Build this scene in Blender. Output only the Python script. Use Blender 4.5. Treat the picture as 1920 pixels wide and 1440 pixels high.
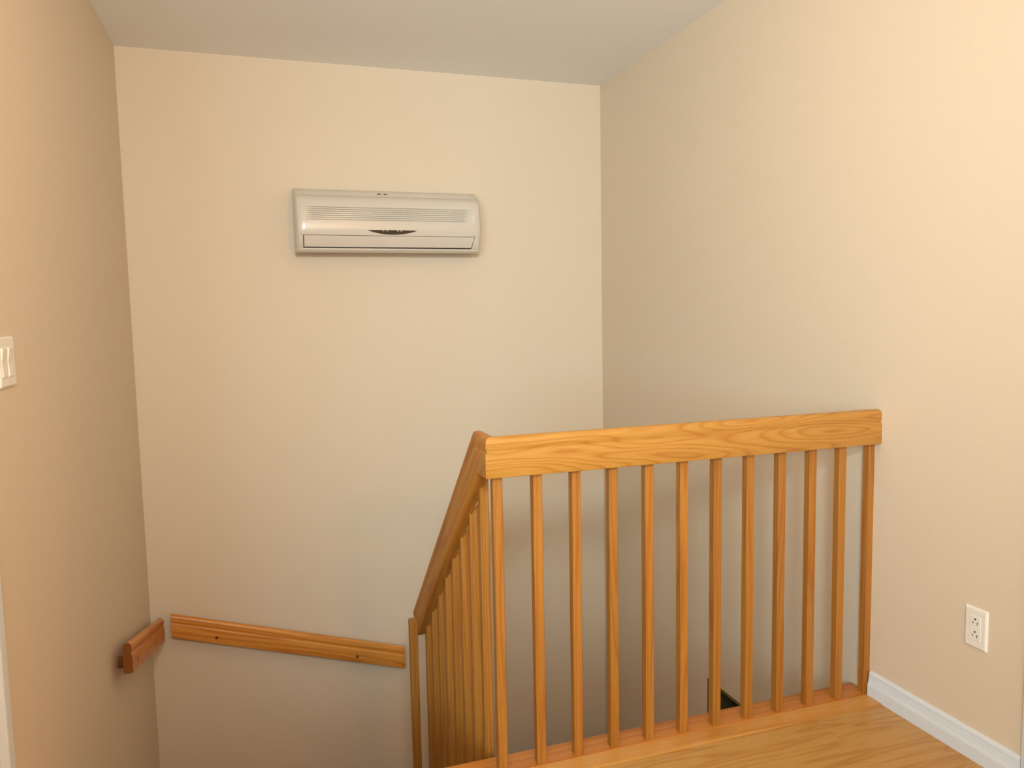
import bpy, bmesh, math, random
from mathutils import Vector, Matrix
random.seed(7)
for o in list(bpy.data.objects):
    bpy.data.objects.remove(o, do_unlink=True)
scene = bpy.context.scene
COL = scene.collection

# ------------------------------------------------------------------ camera
H = 1.2308
yaw, pitch, roll, FPX = 0.3203, 0.0910, -0.0195, 1433.46
cy, sy, cp, sp = math.cos(yaw), math.sin(yaw), math.cos(pitch), math.sin(pitch)
fw = Vector((sy*cp, cy*cp, -sp)); r0 = Vector((cy, -sy, 0)); u0 = r0.cross(fw)
c_, s_ = math.cos(roll), math.sin(roll)
rt = c_*r0 + s_*u0; up = -s_*r0 + c_*u0
cam = bpy.data.cameras.new('camera'); camo = bpy.data.objects.new('camera', cam); COL.objects.link(camo)
camo.matrix_world = Matrix(((rt.x, up.x, -fw.x, 0), (rt.y, up.y, -fw.y, 0), (rt.z, up.z, -fw.z, H), (0, 0, 0, 1)))
cam.sensor_width = 36; cam.lens = FPX/1920*36; cam.clip_start = 0.02
scene.camera = camo

# ------------------------------------------------------------------ light
vs = scene.view_settings
vs.view_transform = 'Standard'; vs.look = 'None'; vs.gamma = 1.0; vs.use_curve_mapping = False
vs.exposure = 0.08
world = bpy.data.worlds.new('world'); scene.world = world; world.use_nodes = True
world.node_tree.nodes['Background'].inputs[0].default_value = (0.6, 0.75, 1, 1)
world.node_tree.nodes['Background'].inputs[1].default_value = 0.0

def lamp(name, kind, loc, energy, color, **kw):
    l = bpy.data.lights.new(name, kind); l.energy = energy; l.color = color
    for k, v in kw.items(): setattr(l, k, v)
    o = bpy.data.objects.new(name, l); COL.objects.link(o); o.location = loc
    return o
# weak flash of the compact camera, just above its lens
fl_ = lamp('camera_flash', 'SPOT', (0.0, 0.0, H + 0.058), 22, (0.72, 0.95, 1.0), shadow_soft_size=0.012, spot_size=math.radians(95), spot_blend=1.0)
fl_.rotation_euler = (camo.matrix_world.to_3x3() @ Matrix.Rotation(math.radians(6), 3, 'X')).to_euler()
# added spot for daylight from behind, its beam turned to the stair well
hl_ = lamp('added_daylight_spot', 'SPOT', (0.0, -0.5, 1.86), 192, (0.87, 1.0, 1.0), shadow_soft_size=0.14, spot_size=math.radians(100), spot_blend=1.0)
hl_.rotation_euler = (math.radians(93), 0, math.radians(-12))
# warm ceiling lamps: one far back in the hall, a dim one over the top of the stairs (above the frame)
lamp('hall_ceiling_lamp', 'POINT', (0.9, -1.4, 1.95), 53, (1.0, 0.52, 0.19), shadow_soft_size=0.16)
lamp('stair_ceiling_lamp', 'POINT', (0.6, 1.6, 2.30), 7.0, (1.0, 0.50, 0.18), shadow_soft_size=0.12)
# cool area fill added at the rear of the hall, source unseen
w_ = lamp('added_rear_fill', 'AREA', (-1.6, -2.52, 1.5), 122, (0.52, 0.82, 1.0), shape='RECTANGLE', size=1.6, size_y=1.3)
w_.rotation_euler = (math.radians(90), 0, 0)

# ------------------------------------------------------------------ measures (m)
XL, XR, YB, ZC = -0.5375, 1.8072, 3.8513, 2.4405
YR = -2.6                     # rear wall of the hall
XH, YH = -2.6, 0.80           # the hall widens to the left behind the viewer
Y_EDGE = 1.9504               # landing edge over the stair well
Y_LAM, Y_MID = 1.8205, 1.868  # laminate / nosing / base board borders
ZLOW = -2.47                  # lower storey floor
WT = 0.12

# ------------------------------------------------------------------ helpers
def link(name, me, parent=None, loc=(0, 0, 0), mat=None):
    o = bpy.data.objects.new(name, me); COL.objects.link(o)
    if parent is not None: o.parent = parent
    o.location = loc
    if mat is not None and len(me.materials) == 0: me.materials.append(mat)
    return o
def bm_obj(name, bm, mat, parent=None, loc=(0, 0, 0), smooth=False):
    me = bpy.data.meshes.new(name)
    bmesh.ops.recalc_face_normals(bm, faces=bm.faces[:])
    bm.to_mesh(me); bm.free()
    if smooth:
        for p in me.polygons: p.use_smooth = True
    return link(name, me, parent, loc, mat)
def add_box(bm, a, b, bevel=0.0, seg=1):
    v = [bm.verts.new((x, y, z)) for x in (a[0], b[0]) for y in (a[1], b[1]) for z in (a[2], b[2])]
    fs = [(0, 1, 3, 2), (4, 6, 7, 5), (0, 4, 5, 1), (2, 3, 7, 6), (0, 2, 6, 4), (1, 5, 7, 3)]
    faces = [bm.faces.new([v[i] for i in f]) for f in fs]
    if bevel > 0:
        es = list({e for f in faces for e in f.edges})
        bmesh.ops.bevel(bm, geom=es, offset=bevel, segments=seg, affect='EDGES', profile=0.5)
def box(name, a, b, mat, parent=None, bevel=0.0, seg=1, origin=None, smooth=False):
    o = Vector(origin) if origin is not None else Vector(((a[0]+b[0])/2, (a[1]+b[1])/2, min(a[2], b[2])))
    bm = bmesh.new(); add_box(bm, Vector(a)-o, Vector(b)-o, bevel, seg)
    return bm_obj(name, bm, mat, parent, o if parent is None else o - parent_loc(parent), smooth)
def parent_loc(p):
    l = Vector((0, 0, 0))
    while p is not None: l = l + p.location; p = p.parent
    return l
def loft(bm, rings, caps=True, cap_mat=0):
    rs = [[bm.verts.new(p) for p in r] for r in rings]
    n = len(rs[0])
    for a, b in zip(rs[:-1], rs[1:]):
        for i in range(n):
            j = (i+1) % n
            bm.faces.new((a[i], a[j], b[j], b[i]))
    if caps:
        c0 = bm.faces.new(rs[0][::-1]); c1 = bm.faces.new(rs[-1]); c0.material_index = c1.material_index = cap_mat
def add_cyl(bm, c, axis, r, h, n=16):
    ax = Vector(axis).normalized(); t = ax.orthogonal().normalized(); s = ax.cross(t)
    ring = lambda k: [Vector(c) + ax*k + r*(math.cos(2*math.pi*i/n)*t + math.sin(2*math.pi*i/n)*s) for i in range(n)]
    loft(bm, [ring(0), ring(h)])
def thing(name, label, cat, loc=(0, 0, 0), group=None):
    o = bpy.data.objects.new(name, None); COL.objects.link(o); o.location = loc
    o.empty_display_size = 0.05
    o['label'] = label; o['category'] = cat
    if group: o['group'] = group
    return o
def struct(o, label=None):
    o['kind'] = 'structure'
    if label: o['label'] = label
    return o
def auto_smooth(o, ang=35):
    me = o.data
    for p in me.polygons: p.use_smooth = True
    me.set_sharp_from_angle(angle=math.radians(ang))

# ------------------------------------------------------------------ materials
def srgb(r, g, b):
    f = lambda c: (c/255/12.92) if c/255 <= 0.04045 else ((c/255+0.055)/1.055)**2.4
    return (f(r), f(g), f(b), 1)
def new_mat(name):
    m = bpy.data.materials.new(name); m.use_nodes = True
    nt = m.node_tree; b = nt.nodes['Principled BSDF']
    return m, nt, b
def plain(name, col, rough=0.5, bump=0.0, bscale=200, spec=0.5, metal=0.0):
    m, nt, b = new_mat(name)
    b.inputs['Base Color'].default_value = col; b.inputs['Roughness'].default_value = rough
    b.inputs['Specular IOR Level'].default_value = spec; b.inputs['Metallic'].default_value = metal
    tc = nt.nodes.new('ShaderNodeTexCoord'); n = nt.nodes.new('ShaderNodeTexNoise')
    n.inputs['Scale'].default_value = bscale; n.inputs['Detail'].default_value = 3
    nt.links.new(tc.outputs['Object'], n.inputs['Vector'])
    mx = nt.nodes.new('ShaderNodeMix'); mx.data_type = 'RGBA'
    mx.inputs[6].default_value = tuple(c*0.975 for c in col[:3])+(1,); mx.inputs[7].default_value = tuple(min(1, c*1.025) for c in col[:3])+(1,)
    nt.links.new(n.outputs['Fac'], mx.inputs[0]); nt.links.new(mx.outputs[2], b.inputs['Base Color'])
    if bump > 0:
        bp = nt.nodes.new('ShaderNodeBump'); bp.inputs['Strength'].default_value = bump; bp.inputs['Distance'].default_value = 0.002
        nt.links.new(n.outputs['Fac'], bp.inputs['Height']); nt.links.new(bp.outputs['Normal'], b.inputs['Normal'])
    return m
def wood(name, axis, light, mid, dark, rough=0.38, ring=9.0, stretch=0.09, vary=0.12, dist=3.2, coat=0.15):
    """oak: rings cut lengthwise along `axis`, pores drawn out along it, a shift per board"""
    m, nt, b = new_mat(name); N = nt.nodes.new; L = nt.links.new
    tc = N('ShaderNodeTexCoord'); oi = N('ShaderNodeObjectInfo')
    off = N('ShaderNodeVectorMath'); off.operation = 'SCALE'; off.inputs[0].default_value = (7.3, 5.1, 9.7)
    L(oi.outputs['Random'], off.inputs['Scale'])
    add = N('ShaderNodeVectorMath'); add.operation = 'ADD'
    L(tc.outputs['Object'], add.inputs[0]); L(off.outputs[0], add.inputs[1])
    def mapped(sc_across, sc_along):
        mp = N('ShaderNodeMapping'); s = [sc_across]*3; s['xyz'.index(axis)] = sc_along
        mp.inputs['Scale'].default_value = s; L(add.outputs[0], mp.inputs['Vector']); return mp
    big = N('ShaderNodeTexNoise'); big.inputs['Scale'].default_value = 1.0; big.inputs['Detail'].default_value = 1.5
    L(mapped(ring, ring*stretch).outputs[0], big.inputs['Vector'])
    # growth rings: saw-like bands of a slow field
    mul = N('ShaderNodeMath'); mul.operation = 'MULTIPLY'; mul.inputs[1].default_value = 9.0*dist/3.2; L(big.outputs['Fac'], mul.inputs[0])
    fr = N('ShaderNodeMath'); fr.operation = 'FRACT'; L(mul.outputs[0], fr.inputs[0])
    r1 = N('ShaderNodeValToRGB'); e = r1.color_ramp.elements
    e[0].position = 0.0; e[0].color = mid; e[1].position = 1.0; e[1].color = mid
    for p, c in ((0.28, light), (0.62, light), (0.86, dark)):
        k = e.new(p); k.color = c
    L(fr.outputs[0], r1.inputs['Fac'])
    fine = N('ShaderNodeTexNoise'); fine.inputs['Scale'].default_value = 1.0; fine.inputs['Detail'].default_value = 3
    L(mapped(420, 12).outputs[0], fine.inputs['Vector'])
    r2 = N('ShaderNodeValToRGB'); r2.color_ramp.elements[0].position = 0.35; r2.color_ramp.elements[1].position = 0.6
    r2.color_ramp.elements[0].color = (0.80, 0.76, 0.70, 1); r2.color_ramp.elements[1].color = (1, 1, 1, 1)
    L(fine.outputs['Fac'], r2.inputs['Fac'])
    mx = N('ShaderNodeMix'); mx.data_type = 'RGBA'; mx.blend_type = 'MULTIPLY'; mx.inputs[0].default_value = 0.55
    L(r1.outputs['Color'], mx.inputs[6]); L(r2.outputs['Color'], mx.inputs[7])
    hs = N('ShaderNodeHueSaturation')
    v = N('ShaderNodeMapRange'); v.inputs['To Min'].default_value = 1-vary; v.inputs['To Max'].default_value = 1+vary
    L(oi.outputs['Random'], v.inputs['Value']); L(v.outputs[0], hs.inputs['Value']); L(mx.outputs[2], hs.inputs['Color'])
    L(hs.outputs['Color'], b.inputs['Base Color'])
    b.inputs['Roughness'].default_value = rough; b.inputs['Coat Weight'].default_value = coat; b.inputs['Coat Roughness'].default_value = 0.25
    bp = N('ShaderNodeBump'); bp.inputs['Strength'].default_value = 0.12; bp.inputs['Distance'].default_value = 0.001
    L(fine.outputs['Fac'], bp.inputs['Height']); L(bp.outputs['Normal'], b.inputs['Normal'])
    return m

WALLC = srgb(224, 207, 183)
M_WALL = plain('beige_wall_paint', WALLC, 0.62, 0.10, 350, 0.3)
M_CEIL = plain('matt_ceiling_paint', srgb(246, 246, 246), 0.9, 0.08, 300, 0.1)
M_TRIM = plain('white_trim_gloss', srgb(224, 231, 237), 0.30, 0.0, 20, 0.5)
M_WHITE = plain('white_plastic', srgb(240, 236, 226), 0.28, 0.0, 20, 0.5)
M_WHITE_S = plain('satin_plastic', srgb(240, 232, 220), 0.5, 0.0, 20, 0.4)
M_ACW = plain('unit_white_plastic', srgb(212, 202, 187), 0.24, 0.0, 20, 0.5)
M_ACG = plain('unit_gap_dark', srgb(60, 50, 40), 0.6)
M_DISP = plain('smoked_display', srgb(62, 52, 46), 0.15)
M_LED = plain('indicator_grey', srgb(178, 176, 170), 0.3)
M_HOLE = plain('dark_hole', srgb(70, 60, 50), 0.8)
M_SCREW = plain('screw_steel', srgb(190, 186, 176), 0.3, metal=0.8)
M_GREEN = plain('olive_green_paint', srgb(176, 172, 118), 0.8, 0.05, 300, 0.2)
M_CONC = plain('subfloor', srgb(150, 130, 105), 0.9)
OAK_L, OAK_M, OAK_D = srgb(187, 133, 58), srgb(182, 126, 50), srgb(170, 110, 38)
M_OAKX = wood('oak_along_x', 'x', OAK_L, OAK_M, OAK_D, ring=8, stretch=0.12, dist=10.0, vary=0.03)
M_OAKY = wood('oak_along_y', 'y', srgb(188, 125, 46), srgb(182, 116, 40), srgb(170, 100, 32), rough=0.5, ring=10, stretch=0.04, dist=3.5, vary=0.03, coat=0.05)
M_OAKZ = wood('oak_upright', 'z', srgb(171, 112, 41), srgb(165, 104, 35), srgb(156, 93, 28), rough=0.45, ring=22, stretch=0.03, dist=3.0, vary=0.08, coat=0.06)
M_HRX = wood('handrail_oak_x', 'x', srgb(222, 150, 64), srgb(214, 140, 55), srgb(196, 118, 42), ring=9, stretch=0.06, dist=4.5, vary=0.02, coat=0.08)
M_HRY = wood('handrail_oak_y', 'y', srgb(210, 132, 50), srgb(202, 122, 42), srgb(184, 102, 32), ring=9, stretch=0.06, dist=3.5, vary=0.02, coat=0.05)
M_BASE = wood('oak_base_board', 'x', srgb(196, 124, 50), srgb(188, 114, 42), srgb(174, 98, 32), ring=9, stretch=0.05, vary=0.02)
M_NOSE = wood('oak_nosing', 'x', srgb(206, 150, 76), srgb(200, 142, 67), srgb(190, 128, 55), ring=8, stretch=0.05, vary=0.02, dist=2)
M_LAM = wood('laminate_plank', 'x', srgb(194, 149, 80), srgb(190, 142, 72), srgb(180, 128, 60), rough=0.35, ring=15, stretch=0.10, vary=0.02, dist=2.8, coat=0.1)
M_ENDG = plain('oak_end_grain', srgb(128, 76, 28), 0.7, 0.05, 400, 0.2)  # end grain of the rails, also the shade tone of the spacers
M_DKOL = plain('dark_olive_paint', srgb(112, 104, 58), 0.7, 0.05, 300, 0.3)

# ------------------------------------------------------------------ room shell
wb = struct(box('wall_back', (XL-WT, YB, ZLOW), (XR+WT, YB+WT, ZC), M_WALL), 'beige painted wall behind the stair well')
# left wall, with a doorway (opening y 0.96..1.765, up to 2.03)
DY0, DY1, DH = 0.94, 1.740, 2.03
bm = bmesh.new()
for a, b in (((XL-WT, DY1, ZLOW), (XL, YB, ZC)), ((XL-WT, YH, ZLOW), (XL, DY0, ZC)), ((XL-WT, DY0, DH), (XL, DY1, ZC)), ((XL-WT, DY0, ZLOW), (XL, DY1, -0.01))):
    add_box(bm, a, b)
struct(bm_obj('wall_left', bm, M_WALL), 'beige painted wall on the left of the stairs')
# right wall, with the lower-storey doorway (far jamb y 2.802, head z -0.376)
OY0, OY1, OZ = 1.98, 2.802, -0.376
bm = bmesh.new()
for a, b in (((XR, OY1, ZLOW), (XR+WT, YB, ZC)), ((XR, YR, OZ), (XR+WT, OY1, ZC)), ((XR, YR, ZLOW), (XR+WT, OY0, OZ))):
    add_box(bm, a, b)
struct(bm_obj('wall_right', bm, M_WALL), 'beige painted wall on the right with the outlet')
struct(box('ceiling', (XH-WT, YR, ZC), (XR+WT, YB+WT, ZC+0.1), M_CEIL), 'plain off-white ceiling')
struct(box('wall_rear', (XH-WT, YR-WT, -0.3), (XR+WT, YR, ZC), M_WALL), 'beige wall behind the viewer')
bm = bmesh.new(); add_box(bm, (XH-WT, YR, -0.3), (XH, YH+WT, ZC)); add_box(bm, (XH, YH, -0.3), (XL-WT, YH+WT, ZC))
struct(bm_obj('wall_hall', bm, M_WALL), 'beige wall of the hall beside the viewer')
# unseen window added behind the rear fill light
wn = struct(thing('added_window_1', 'white framed window added behind the viewer for the fill light', 'window', (-1.6, YR, 0.85))); del wn['category']
box('added_pane', (-2.4, YR+0.002, 0.85), (-0.8, YR+0.008, 2.15), M_WHITE, wn)
for a, b_ in (((-2.46, 0.79), (-0.74, 0.85)), ((-2.46, 2.15), (-0.74, 2.21)), ((-2.46, 0.85), (-2.40, 2.15)), ((-0.80, 0.85), (-0.74, 2.15)), ((-1.62, 0.85), (-1.58, 2.15))):
    box('added_window_frame', (a[0], YR+0.001, a[1]), (b_[0], YR+0.03, b_[1]), M_TRIM, wn)
# wall under the landing
struct(box('wall_below', (XL, Y_EDGE-0.13, ZLOW), (XR, Y_EDGE-0.03, -0.024), M_WALL), 'beige wall under the landing edge')
struct(box('floor_lower', (XL-WT, Y_EDGE-0.2, ZLOW-0.1), (XR+2.2, YB+WT, ZLOW), M_CONC), 'lower storey floor at the foot of the stairs')
# dim room seen through the lower doorway
bm = bmesh.new()
gx0, gx1, gy0, gy1 = XR+WT, XR+2.1, OY0-0.5, OY1+0.35
add_box(bm, (gx1, gy0, ZLOW), (gx1+0.05, gy1, 0.0)); add_box(bm, (gx0, gy1, ZLOW), (gx1, gy1+0.05, 0.0))
add_box(bm, (gx0, gy0-0.05, ZLOW), (gx1, gy0, 0.0)); add_box(bm, (gx0, gy0, -0.10), (gx1, gy1, -0.05))
struct(bm_obj('wall_lower_room', bm, M_GREEN), 'olive green room seen dimly through the lower doorway')

dl = struct(thing('door_2', 'dark olive lining of the lower doorway in the right wall', 'door', (XR+WT/2, (OY0+OY1)/2, ZLOW))); del dl['category']
box('jamb', (XR+0.0005, OY1-0.014, ZLOW), (XR+WT-0.0005, OY1-0.0005, OZ-0.0005), M_DKOL, dl); box('jamb', (XR+0.0005, OY0+0.0005, ZLOW), (XR+WT-0.0005, OY0+0.014, OZ-0.0005), M_DKOL, dl)
box('head_jamb', (XR+0.0005, OY0+0.0145, OZ-0.014), (XR+WT-0.0005, OY1-0.0145, OZ-0.0005), M_DKOL, dl)

# ------------------------------------------------------------------ landing floor: slab and planks
bm = bmesh.new(); add_box(bm, (XL, YR, -0.20), (XR, Y_LAM, -0.012)); add_box(bm, (XH, YR, -0.20), (XL, YH, -0.012))
floor = struct(bm_obj('floor', bm, M_CONC), 'honey oak laminate floor of the landing')
fl = floor.location
PW, PL, GAP = 0.128, 1.21, 0.0005
def plank_mesh(w, l):
    bm = bmesh.new(); add_box(bm, (-l/2, -w/2, 0), (l/2, w/2, 0.0065), 0.0005)
    me = bpy.data.meshes.new('plank'); bmesh.ops.recalc_face_normals(bm, faces=bm.faces[:]); bm.to_mesh(me); bm.free(); me.materials.append(M_LAM); return me
cache = {}
y = Y_LAM - 0.001; row = 0
X0, X1 = XL+0.004, XR-0.004
while y - PW > YR:
    X0 = (XL if y > YH else XH)+0.004
    x = X0 - [0.35, 0.78, 0.12, 0.55][row % 4]
    while x < X1:
        a, b_ = max(x, X0), min(x+PL, X1)
        if b_ - a > 0.03:
            l = round(b_-a-GAP, 4)
            me = cache.setdefault(l, None) or plank_mesh(PW-GAP, l); cache[l] = me
            p = link('plank', me, floor, Vector(((a+b_)/2, y-PW/2, -0.0097)) - fl)
        x += PL
    y -= PW; row += 1
# boards at the landing edge
bm = bmesh.new(); add_box(bm, (XL+0.002, Y_LAM-0.012, -0.0031), (XR-0.001, Y_MID, 0.0), 0.003, 2); add_box(bm, (XL+0.002, Y_LAM, -0.024), (XR-0.001, Y_MID, -0.0059))
struct(bm_obj('trim_1', bm, M_NOSE), 'pale oak nosing board along the laminate edge')
bm = bmesh.new(); add_box(bm, (XL+0.002, Y_MID+0.0004, -0.024), (XR-0.001, Y_EDGE, 0.0012), 0.003, 2)
struct(bm_obj('trim_2', bm, M_BASE), 'darker oak base board under the balusters')

# ------------------------------------------------------------------ moulded trim
def strip_along_y(name, prof, y0, y1, mat, xw, sgn):
    """profile (depth from wall, z) swept along y on the wall plane xw; sgn: +1 wall faces +x"""
    bm = bmesh.new()
    loft(bm, [[(xw+sgn*d, yy, z) for d, z in prof] for yy in (y0, y1)])
    return bm_obj(name, bm, mat)
bbp = [(0, 0), (0.0145, 0), (0.0145, 0.034), (0.0118, 0.044), (0.0105, 0.0455), (0.0118, 0.047), (0.0108, 0.0525), (0.0090, 0.0535), (0.0104, 0.055),
       (0.0096, 0.0605), (0.0074, 0.0615), (0.0090, 0.063), (0.0085, 0.070), (0.0055, 0.0765), (0, 0.0775)]
cut = 1.360
struct(strip_along_y('baseboard_right', [(d, z-0.006 if z < 0.03 else z) for d, z in bbp], cut, Y_MID-0.0005, M_TRIM, XR, -1), 'white grooved baseboard on the right wall')
casp = [(0, 0), (0.011, 0), (0.016, 0.006), (0.017, 0.014), (0.014, 0.020), (0.0145, 0.045), (0.010, 0.055), (0.008, 0.064), (0, 0.066)]
def casing(name, xw, sgn, ys, yo, z0, z1, parent):
    """upright casing: profile depth/width swept along z; ys opening side, yo outer side"""
    k = 1 if yo > ys else -1
    bm = bmesh.new(); loft(bm, [[(xw+sgn*d, ys+k*w, zz) for d, w in casp] for zz in (z0, z1)])
    return bm_obj(name, bm, M_TRIM, parent, -parent_loc(parent))
def head(name, xw, sgn, y0, y1, z, parent):
    bm = bmesh.new(); loft(bm, [[(xw+sgn*d, yy, z+w) for d, w in casp] for yy in (y0, y1)])
    return bm_obj(name, bm, M_TRIM, parent, -parent_loc(parent))
def door(name, xw, sgn, y0, y1, label, hinge_far=True):
    d = struct(thing(name, label, 'door', (xw, (y0+y1)/2, 0))); del d['category']
    casing('casing', xw, sgn, y1, y1+0.066, -0.006, DH+0.066, d); casing('casing', xw, sgn, y0, y0-0.066, -0.006, DH+0.066, d)
    head('casing_head', xw, sgn, y0, y1, DH, d)
    for a, b_ in (((y0, y0+0.018)), ((y1-0.018, y1))):
        box('jamb', (xw-sgn*0.11, a, -0.006), (xw+sgn*0.002, b_, DH), M_TRIM, d)
    box('jamb', (xw-sgn*0.11, y0, DH-0.018), (xw+sgn*0.002, y1, DH), M_TRIM, d)
    lf = box('door_leaf', (xw-sgn*0.075, y0+0.021, 0.006), (xw-sgn*0.040, y1-0.021, DH-0.021), M_TRIM, d, 0.002)
    w = y1-y0-0.042
    for pz0, pz1 in ((0.22, 0.86), (1.02, 1.86)):
        for k in (0, 1):
            a = y0+0.021+0.11+k*(w-0.22+0.08)/2; b_ = a+(w-0.22-0.08)/2
            box('door_panel', (xw-sgn*0.041, a, pz0), (xw-sgn*0.034, b_, pz1), M_TRIM, lf, 0.005)
    kb = bmesh.new(); yk = y0+0.085
    o = parent_loc(lf)
    add_cyl(kb, Vector((xw-sgn*0.041, yk, 0.95))-o, (sgn, 0, 0), 0.028, 0.006, 20); add_cyl(kb, Vector((xw-sgn*0.035, yk, 0.95))-o, (sgn, 0, 0), 0.010, 0.03, 12)
    bmesh.ops.create_uvsphere(kb, u_segments=16, v_segments=10, radius=0.026, matrix=Matrix.Translation(Vector((xw+sgn*0.010, yk, 0.95))-o))
    bm_obj('door_knob', kb, M_SCREW, lf)
    return d
door('door_1', XL, 1, DY0, DY1, 'white door casing at the left edge below the switch')
# baseboard between the left casing and the stair edge
struct(strip_along_y('baseboard_left', bbp, 1.8068, Y_EDGE-0.005, M_TRIM, XL, 1), 'white baseboard at the top of the stairs on the left wall')
# casing on the right wall at the frame's edge
def casing_right():
    bm = bmesh.new(); loft(bm, [[(XR-d, cut-0.001-0.066+w, zz) for d, w in casp] for zz in (-0.006, 2.10)])
    return struct(bm_obj('trim_3', bm, M_TRIM), 'white door casing at the right edge of the wall')
casing_right()
# white fascia closing the landing edge over the well
struct(box('trim_4', (XL+0.002, Y_EDGE-0.029, -0.26), (XR-0.001, Y_EDGE-0.014, -0.0245), M_TRIM), 'white fascia below the landing edge')

# ------------------------------------------------------------------ railing
RH, RT = 0.107, 0.038          # moulded rail: height and thickness
half = [(0.000, 0.000), (0.007, -0.0008), (0.0125, -0.0035), (0.0163, -0.0085), (0.0180, -0.0150), (0.0180, -0.0225), (0.0170, -0.0290),
        (0.0151, -0.0345), (0.0147, -0.0385), (0.0158, -0.0415), (0.0184, -0.0436), (0.0190, -0.0460), (0.0190, -0.1035), (0.0175, -0.1062), (0.0155, -0.1070)]
PROF = [(u, v) for u, v in half] + [(-u, v) for u, v in half[::-1][:-1]]   # closed loop, starts at the crown
rail = thing('stair_railing', 'honey oak railing with square balusters guarding the landing and stairs', 'railing', (1.16, 1.888, 0.0))
ro = rail.location
GX, GY = 0.538, 1.848          # outer corner of the mitre
ZT = 0.918
# level guard rail
bm = bmesh.new(); o = Vector((1.17, GY+RT/2, ZT-RH/2))
loft(bm, [[Vector((GX+RT/2+u, GY+RT/2+u, ZT+v))-o for u, v in PROF], [Vector((XR-0.0006, GY+RT/2+u, ZT+v))-o for u, v in PROF]])
g = bm_obj('top_rail', bm, M_OAKX, rail, o-ro); auto_smooth(g, 32)
# sloping rail: short level stub, fold, then down to a square-cut end
SL = math.atan(0.888); YF = 1.941; tb = math.tan(SL/2); cs, sn = math.cos(SL), math.sin(SL)
def ring_level(y_of): return [Vector((GX+RT/2+u, y_of(u, v), ZT+v)) for u, v in PROF]
def ring_slope(t):       # t: distance along the crown line from the fold
    y0, z0 = YF+RH*tb, ZT
    return [Vector((GX+RT/2+u, y0 + t*cs + v*sn, z0 - t*sn + v*cs)) for u, v in PROF]
rings = [ring_level(lambda u, v: GY+RT/2+u+0.0004), ring_level(lambda u, v: YF+(v+RH)*tb)]
T_END = (2.943-(YF+RH*tb))/cs
rings += [ring_slope(T_END*k/6) for k in range(1, 7)]
o = Vector((GX+RT/2, 2.4, 0.45)); bm = bmesh.new(); q_ = Matrix.Rotation(SL, 3, 'X'); loft(bm, [[q_ @ (p-o) for p in r] for r in rings], cap_mat=1)
g = bm_obj('sloping_rail', bm, M_OAKY, rail, o-ro); g.rotation_euler = (-SL, 0, 0); g.data.materials.append(M_ENDG); auto_smooth(g, 32)
# balusters of the guard
BW, BX, BS, BY = 0.0260, 0.5645, 0.1110, 1.8754
def post_mesh(w, d, z0, z1, slope=0.0, name='baluster', rise=0.0, mat=M_OAKZ):
    """square bar, origin at its foot centre, top cut to a slope (falling along +y)"""
    bm = bmesh.new(); c = 0.0016
    pts = [(-w/2+c, -d/2), (w/2-c, -d/2), (w/2, -d/2+c), (w/2, d/2-c), (w/2-c, d/2), (-w/2+c, d/2), (-w/2, d/2-c), (-w/2, -d/2+c)]
    loft(bm, [[(x, y, z0) for x, y in pts], [(x, y, z1-slope*(y+d/2)+rise*(x+w/2)) for x, y in pts]])
    me = bpy.data.meshes.new(name); bmesh.ops.recalc_face_normals(bm, faces=bm.faces[:]); bm.to_mesh(me); bm.free(); me.materials.append(mat); return me
me = post_mesh(BW, BW, 0.0, ZT-RH-0.0012)
for i in range(12):
    b_ = link('baluster', me, rail, Vector((BX+BW/2+i*BS, BY+BW/2, 0.0012))-ro)
# balusters of the stair flight (their tops meet the underside of the sloping rail)
def z_under(y): return ZT-RH-0.888*(y-YF)
SX = 0.5650
for k in range(8):
    y0 = 2.006+0.1147*k
    zt = z_under(y0); zb = -0.888*(y0+BW/2-Y_EDGE)-0.16
    m2 = post_mesh(BW, BW, 0.0, zt-zb-0.0008, 0.888, 'baluster', 1.15)
    link('baluster', m2, rail, Vector((SX+BW/2, y0+BW/2, zb))-ro)
# end post screwed to the stair side of the rail
zb = -0.888*(2.85-Y_EDGE)-0.16
m3 = post_mesh(0.0312, 0.030, 0.0, 0.0605-zb, 0.0, 'end_post')
link('end_post', m3, rail, Vector((GX-0.0158, 2.838+0.015, zb))-ro)
# stringer closing the flight on the well side
bm = bmesh.new(); o = Vector((SX+BW/2, 2.4, -0.6))
def strg(x): return [Vector((x, y, z))-o for y, z in ((Y_EDGE+0.004, -0.06), (Y_EDGE+0.06, -0.07), (3.0, -1.02), (3.0, -1.32), (Y_EDGE+0.004, -0.36))]
loft(bm, [strg(SX-0.004), strg(SX+BW+0.010)])
bm_obj('stringer', bm, M_OAKY, rail, o-ro)

# ------------------------------------------------------------------ staircase below the landing (out of the photo's frame)
st = struct(thing('staircase', 'oak winder staircase going down from the landing', 'staircase', (0.0, 2.4, ZLOW))); del st['category']
so = st.location
RI, RU = 0.19, 0.215
def part(name, a, b, mat, bev=0.004): return box(name, a, b, mat, st, bev)
for i in range(1, 5):
    y0 = Y_EDGE+RU*(i-1); z = -RI*i
    part('riser', (XL+0.002, y0-0.012, z+0.0005), (SX-0.006, y0, z+RI-0.031), M_TRIM, 0)
    part('tread', (XL+0.002, y0+0.0005, z-0.03), (SX-0.006, y0+RU+0.02, z), M_OAKX)
yq = Y_EDGE+4*RU; xq = SX-0.006
part('riser', (XL+0.002, yq-0.012, -RI*5+0.0005), (xq, yq, -RI*4-0.031), M_TRIM, 0)
corner = [(xq, yq), (XL+0.002, yq), (XL+0.002, YB-0.002), (xq, YB-0.002)]
cut1 = (XL+0.002, yq+0.58); cut2 = (XL+0.62, YB-0.002)
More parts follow.
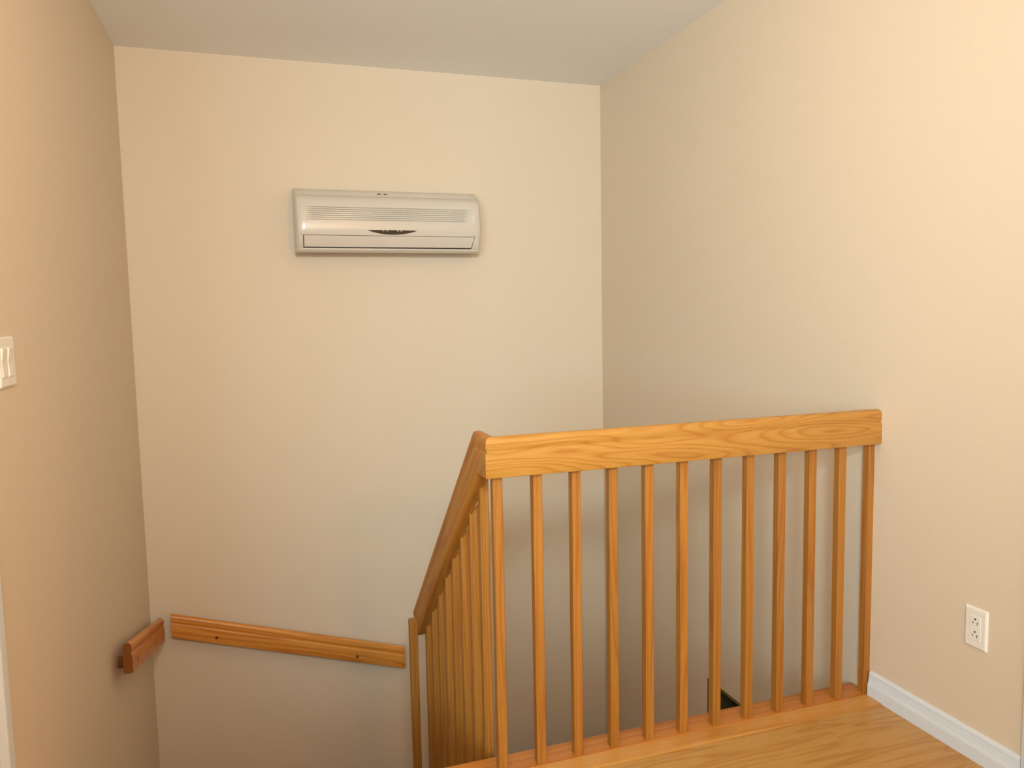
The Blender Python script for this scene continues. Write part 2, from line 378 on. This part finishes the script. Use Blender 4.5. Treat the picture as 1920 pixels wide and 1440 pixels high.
for poly, z in (([(xq, yq), (XL+0.002, yq), cut1], -RI*5), ([(xq, yq), cut1, corner[2], cut2], -RI*6), ([(xq, yq), cut2, corner[3]], -RI*7)):
    bm = bmesh.new(); loft(bm, [[Vector((x, y, z-0.18))-so for x, y in poly], [Vector((x, y, z))-so for x, y in poly]])
    bm_obj('winder_tread', bm, M_OAKX, st)
for i in range(5):
    x0 = xq+RU*i; z = -RI*(8+i)
    part('riser', (x0, yq, z+0.0005), (x0+0.012, YB-0.002, z+RI-0.031), M_TRIM, 0)
    part('tread', (x0+0.0125, yq, z-0.03), (x0+RU+0.02, YB-0.002, z), M_OAKY)

# ------------------------------------------------------------------ wall handrails
def wall_rail(name, label, p0, p1, out, mat, hole_ts):
    """p0, p1: crown points of the front face plane's centre line; out: unit vector away from the wall"""
    p0, p1, out = Vector(p0), Vector(p1), Vector(out)
    root = thing(name, label, 'handrail', (p0+p1)/2, 'oak handrails fixed to the stair walls')
    o = root.location
    d = (p1-p0); hor = Vector((d.x, d.y, 0)); L = hor.length; hor.normalize()
    sl = math.atan2(-(d.z), L); 
    dirv = d.normalized(); upv = (Vector((0, 0, 1)) - dirv*dirv.z).normalized()
    bm = bmesh.new()
    def ring(p): # plumb cut ends: slide each profile point along the rail so that the end is upright
        R_ = []
        for u, v in PROF:
            q = p + out*(u*TK) + upv*v
            t = (q-p).dot(hor)/dirv.dot(hor); R_.append(q - dirv*t - o)
        return R_
    q_ = hor.rotation_difference(dirv); qi = q_.inverted()
    loft(bm, [[qi @ p for p in ring(p0)], [qi @ p for p in ring(p1)]], cap_mat=1)
    r = bm_obj('rail', bm, mat, root); r.rotation_euler = q_.to_euler(); r.data.materials.append(M_ENDG); auto_smooth(r, 32)
    for t in hole_ts:
        c = p0.lerp(p1, t) + upv*(-0.078)
        # round spacer block between rail and wall, screw hole plug on the face
        bm = bmesh.new(); add_cyl(bm, c - out*(0.0189*TK) - o, -out, 0.021, STAND-0.001, 24)
        bm_obj('spacer', bm, M_ENDG, root)  # dark tone paints in the shadow behind the rail
        bm = bmesh.new(); add_cyl(bm, c + out*(0.019*TK-0.0004) - o, out, 0.0072, 0.0008, 16)
        bm_obj('screw_hole', bm, M_PLUG, root)
    return root
M_PLUG = plain('dark_wood_plug', srgb(96, 52, 22), 0.7)
TK = 0.80                              # these rails are thinner than the guard rail
STAND = 0.066 - RT*TK
f = STAND + RT*TK/2                       # centre line off the wall
yb = YB - f
wall_rail('wall_handrail', 'long sloping oak handrail on the back wall left of the railing', (-0.4435, yb, -0.1335), (0.6455, yb, -0.4670), (0, -1, 0), M_HRX, (0.2, 0.80))
xl = XL + f
wall_rail('wall_handrail', 'short oak handrail stub on the left wall near the corner', (xl, 2.905, 0.102), (xl, 3.775, -0.138), (1, 0, 0), M_HRY, (0.16, 0.70))

# ------------------------------------------------------------------ air conditioner
AX0, AX1 = 0.190, 1.076
ac = thing('air_conditioner', 'white wall-mounted air conditioner with slatted front on the back wall', 'air conditioner', ((AX0+AX1)/2, YB, 1.535))
ao = ac.location
FRONT = [(0.128, 1.8020), (0.146, 1.7975), (0.160, 1.7900), (0.169, 1.7805), (0.1745, 1.7700), (0.1780, 1.7570), (0.1805, 1.7400), (0.1830, 1.7200), (0.1850, 1.6960), (0.1868, 1.6700), (0.1865, 1.6450), (0.1845, 1.6250), (0.1815, 1.6130)]
def interp(prof, z):
    for (d0, z0), (d1, z1) in zip(prof[:-1], prof[1:]):
        if z1 <= z <= z0: return d0 + (d1-d0)*(z0-z)/(z0-z1) if z0 != z1 else d0
    return prof[-1][0]
# rear housing with the intake strip on top and the lower lip
HOUS = [(0.0, 1.8400), (0.070, 1.8375), (0.096, 1.8300), (0.112, 1.8200), (0.1245, 1.8035), (0.120, 1.797), (0.125, 1.70), (0.125, 1.615), (0.118, 1.562), (0.155, 1.5545), (0.1560, 1.5480), (0.146, 1.5390), (0.125, 1.5350), (0.0, 1.5490)]
bm = bmesh.new()
NX = [(0.0, 0.86), (0.004, 0.94), (0.010, 0.985), (0.018, 1.0)]
xs = [(AX0+a, s) for a, s in NX] + [(AX1-a, s) for a, s in NX[::-1]]
zc = 1.69
loft(bm, [[Vector((x, YB-d*s-0.0003, zc+(z-zc)*(0.97+0.03*s)))-ao for d, z in HOUS] for x, s in xs])
hz = bm_obj('housing', bm, M_ACW, ac); auto_smooth(hz, 30)
# front panel: curved shell with seven real grooves that fade out at both ends
zs = []; z = 1.8020
GZ = [1.7395-0.0094*k for k in range(7)]
zset = sorted({round(p[1], 4) for p in FRONT} | {round(g+dz, 4) for g in GZ for dz in (-0.0026, -0.0018, 0.0018, 0.0026)}, reverse=True)
def groove(z):
    return 1.0 if any(abs(z-g) <= 0.00185 for g in GZ) else 0.0
def sm(t): t = max(0, min(1, t)); return t*t*(3-2*t)
def gx(x): return sm((x-0.235)/0.05)*sm((1.035-x)/0.05)
pxs = [AX0+0.001, AX0+0.004, AX0+0.010, AX0+0.020] + [0.235+0.01*k for k in range(6)] + [0.40, 0.55, 0.70, 0.85] + [0.985+0.01*k for k in range(6)] + [AX1-0.020, AX1-0.010, AX1-0.004, AX1-0.001]
def endf(x):
    t = min(x-AX0, AX1-x)
    return 1.0 if t >= 0.02 else 1 - 0.13*(1-t/0.02)**2.2
# the lower border of the panel also forms the two cheeks beside the flap
rings = []
for x in pxs:
    s = endf(x); g = gx(x)
    outer = [Vector((x, YB-(interp(FRONT, zz)*s - 0.011*g*groove(zz)), zz))-ao for zz in zset]
    inner = [Vector((x, YB-0.118*s, 1.6140))-ao, Vector((x, YB-0.118*s, 1.7990))-ao]
    rings.append(outer + inner)
bm = bmesh.new(); loft(bm, rings); fp = bm_obj('front_panel', bm, M_ACW, ac); auto_smooth(fp, 28)
# cheeks left and right of the flap
FX0, FX1, FX1B = 0.2265, 1.0385, 1.0245
LOW = [(0.1815, 1.6128), (0.178, 1.600), (0.172, 1.580), (0.164, 1.562), (0.157, 1.552), (0.146, 1.5400), (0.126, 1.5362)]
def cheek(x_out, x_in_top, x_in_bot):
    bm = bmesh.new(); rr = []
    for k in range(7):
        t = k/6; ring = []
        for d, z in LOW:
            q = max(0.0, min(1.0, (z-1.553)/(1.6128-1.553))); xin = x_in_bot + (x_in_top-x_in_bot)*q
            x = x_out + (xin-x_out)*(t**1.5)
            s = endf(x); zz = z
            ring.append(Vector((x, YB-d*s, zz))-ao)
        x = x_out + (x_in_bot-x_out)*(t**1.5)
        ring += [Vector((x, YB-0.112, 1.5362))-ao, Vector((x, YB-0.112, 1.6128))-ao]
        rr.append(ring)
    loft(bm, rr); c = bm_obj('cheek', bm, M_ACW, fp); auto_smooth(c, 30)
cheek(AX0+0.001, FX0-0.0040, FX0-0.0040); cheek(AX1-0.001, FX1+0.0024, FX1B+0.0024)
# dark throat behind the flap, then the flap
bm = bmesh.new()
add_box(bm, Vector((FX0-0.0042, YB-0.150, 1.5548))-ao, Vector((FX1-0.004, YB-0.128, 1.6125))-ao); bm_obj('air_outlet', bm, M_ACG, ac)
FL = [(0.1808, 1.6110), (0.178, 1.6000), (0.172, 1.5800), (0.1655, 1.5650), (0.1636, 1.5605)]
bm = bmesh.new(); rr = []
for t in [k/8 for k in range(9)]:
    ring = []
    for d, z in FL:
        q = (z-1.5605)/(1.6110-1.5605); x1 = FX1B+(FX1-FX1B)*q
        ring.append(Vector((FX0+0.0006+(x1-0.0008-FX0-0.0006)*t, YB-d, z))-ao)
    for d, z in FL[::-1]:
        q = (z-1.5605)/(1.6110-1.5605); x1 = FX1B+(FX1-FX1B)*q
        ring.append(Vector((FX0+0.0006+(x1-0.0008-FX0-0.0006)*t, YB-d+0.012, z))-ao)
    rr.append(ring)
loft(bm, rr); fo = bm_obj('louver_flap', bm, M_ACW, ac); auto_smooth(fo, 30)
# smile-shaped display: straight top, bowed bottom
def on_front(x, z, lift): return Vector((x, YB-interp(FRONT, z)*endf(x)-lift, z))-ao
DX0, DX1, DZT, DZB = 0.5165, 0.7515, 1.6385, 1.6185
bm = bmesh.new(); n = 28; top = []; bot = []; top2 = []; bot2 = []
for k in range(n+1):
    t = k/n; x = DX0+(DX1-DX0)*t; b_ = 4*t*(1-t)
    zt = DZT-0.0006+0.0010*b_; zb_ = DZT-0.0010-(DZT-DZB)*b_**0.85
    top.append(on_front(x, zt, 0.0012)); bot.append(on_front(x, min(zb_, zt-0.0004), 0.0012)); top2.append(on_front(x, zt, -0.003)); bot2.append(on_front(x, min(zb_, zt-0.0004), -0.003))
vv = [[bm.verts.new(p) for p in L_] for L_ in (top, bot, bot2, top2)]
for k in range(n):
    for a, b_ in ((0, 1), (1, 2), (2, 3), (3, 0)):
        bm.faces.new((vv[a][k], vv[a][k+1], vv[b_][k+1], vv[b_][k]))
bm.faces.new([vv[j][0] for j in range(4)]); bm.faces.new([vv[j][n] for j in range(4)][::-1])
dp = bm_obj('display_window', bm, M_DISP, fp); dp['label'] = 'dark smile-shaped display window'
for x in (0.590, 0.609, 0.659, 0.676):
    bm = bmesh.new(); c = on_front(x, 1.6355, 0.0012); add_box(bm, c+Vector((-0.0045, -0.0006, -0.0022)), c+Vector((0.0045, 0.0004, 0.0018)), 0.0004)
    bm_obj('indicator_light', bm, M_LED, dp)
# fine seam lines running from the display to both ends
def seam(pts, name='seam', w=0.0011, mat=None):
    bm = bmesh.new(); rr = []
    for x, z in pts:
        rr.append([on_front(x, z+w, 0.0004), on_front(x, z-w, 0.0004), on_front(x, z-w, -0.003), on_front(x, z+w, -0.003)])
    loft(bm, rr); return bm_obj(name, bm, mat or M_SEAM, fp)
M_SEAM = plain('seam_shade', srgb(204, 194, 176), 0.5)
seam([(0.232+(DX0-0.232)*k/10, 1.6222+(1.6384-1.6222)*math.sin(k/10*math.pi/2)) for k in range(11)])
seam([(1.060-(1.060-DX1)*k/10, 1.6190+(1.6384-1.6190)*math.sin(k/10*math.pi/2)) for k in range(11)])
# tiny raised marks at the right end of the slats
for k in range(4):
    c = on_front(1.0335, 1.7120-0.0082*k, 0.0); bm = bmesh.new(); add_box(bm, c+Vector((-0.003, -0.0010, -0.0028)), c+Vector((0.003, 0.001, 0.0028)), 0.0006)
    bm_obj('raised_mark', bm, M_WHITE, fp)
# corner caps and small catches on the top strip
for x0, x1 in ((AX0+0.004, AX0+0.042), (AX1-0.045, AX1-0.006)):
    bm = bmesh.new(); P_ = [(0.060, 1.8390), (0.098, 1.8310), (0.114, 1.8208), (0.1215, 1.8105), (0.11, 1.808), (0.06, 1.82)]
    loft(bm, [[Vector((x, YB-d, z))-ao for d, z in P_] for x in (x0, x1)]); c = bm_obj('corner_cap', bm, M_SEAM, hz)
for x in (0.408, 0.787):
    bm = bmesh.new(); c = Vector((x, YB-0.1175, 1.8135))-ao; add_box(bm, c+Vector((-0.006, -0.003, -0.004)), c+Vector((0.006, 0.004, 0.004)), 0.001); bm_obj('catch', bm, M_SEAM, hz)
for x in (0.588, 0.618):
    bm = bmesh.new(); c = Vector((x, YB-0.117, 1.8150))-ao; add_box(bm, c+Vector((-0.010, -0.0022, -0.0022)), c+Vector((0.007, 0.004, 0.0022)), 0.0005); bm_obj('top_slot', bm, M_ACG, hz)

# ------------------------------------------------------------------ outlet
oY, oZ, oW, oH = 1.4671, 0.3066, 0.0688, 0.1126
out = thing('wall_outlet', 'white duplex wall outlet above the baseboard on the right wall', 'outlet', (XR, oY+oW/2, oZ))
oo = out.location
bm = bmesh.new()
def rr_(d, i): return [Vector((-d, -oW/2+i, i)), Vector((-d, oW/2-i, i)), Vector((-d, oW/2-i, oH-i)), Vector((-d, -oW/2+i, oH-i))]
loft(bm, [rr_(0.0003, 0.0), rr_(0.002, 0.0), rr_(0.0048, 0.0030), rr_(0.0060, 0.0060)])
bm_obj('cover_plate', bm, M_WHITE, out)
rec = box('receptacle', (XR-0.0072, oY+oW/2-0.0165, oZ+oH/2-0.0335), (XR-0.004, oY+oW/2+0.0165, oZ+oH/2+0.0335), M_WHITE, out, 0.0010)
ro_ = parent_loc(rec)
yc = oY+oW/2
for zc_ in (oZ+oH/2+0.0165, oZ+oH/2-0.0185):
    bm = bmesh.new(); add_cyl(bm, Vector((XR-0.0071, yc, zc_+0.0085))-ro_, (-1, 0, 0), 0.0027, 0.0006, 14); bm_obj('ground_hole', bm, M_HOLE, rec)
    for sy_, hh in ((-1, 0.0040), (1, 0.0034)):
        c = Vector((XR-0.0073, yc+sy_*0.0066, zc_-0.002))-ro_
        bm = bmesh.new(); add_box(bm, c+Vector((-0.0003, -0.0010, -hh)), c+Vector((0.0003, 0.0010, hh))); bm_obj('slot', bm, M_HOLE, rec)
for zz in (oZ+0.0080, oZ+oH-0.0080):
    bm = bmesh.new(); add_cyl(bm, Vector((XR-0.0058, yc, zz))-oo, (-1, 0, 0), 0.0028, 0.0007, 14); bm_obj('screw', bm, M_WHITE, out)

# ------------------------------------------------------------------ light switch
sw0, sw1, sz0, sz1 = 1.922, 2.0375, 1.0895, 1.2025
swt = thing('light_switch', 'white double rocker light switch on the left wall', 'light switch', (XL, (sw0+sw1)/2, sz0))
wo = swt.location; W_, H_ = sw1-sw0, sz1-sz0
def rs(d, i): 
    pts = []
    r = 0.004
    for cx, cz, a0 in ((W_/2-r-i, H_-r-i, 0), (-W_/2+r+i, H_-r-i, 90), (-W_/2+r+i, r+i, 180), (W_/2-r-i, r+i, 270)):
        for k in range(4):
            a = math.radians(a0+30*k); pts.append(Vector((d, cx+r*math.cos(a), cz+r*math.sin(a))))
    return pts
bm = bmesh.new(); loft(bm, [rs(0.0003, 0), rs(0.0025, 0), rs(0.0052, 0.0028), rs(0.0060, 0.0055)])
bm_obj('cover_plate', bm, M_WHITE, swt)
for yc in (sw1-0.0415, sw1-0.0415-0.046):
    c = Vector((XL, yc, (sz0+sz1)/2))
    box('rocker_frame', (XL+0.0045, yc-0.0185, c.z-0.0345), (XL+0.0068, yc+0.0185, c.z+0.0345), M_WHITE, swt, 0.0008)
    bm = bmesh.new(); w, h = 0.0150, 0.0310
    prof = [(0.0055, -h), (0.0085, -h), (0.0068, 0.0), (0.0105, h), (0.0055, h)]
    loft(bm, [[Vector((d, yy, z))+c-wo for d, z in prof] for yy in (-w, w)])
    bm_obj('rocker', bm, M_WHITE_S, swt)
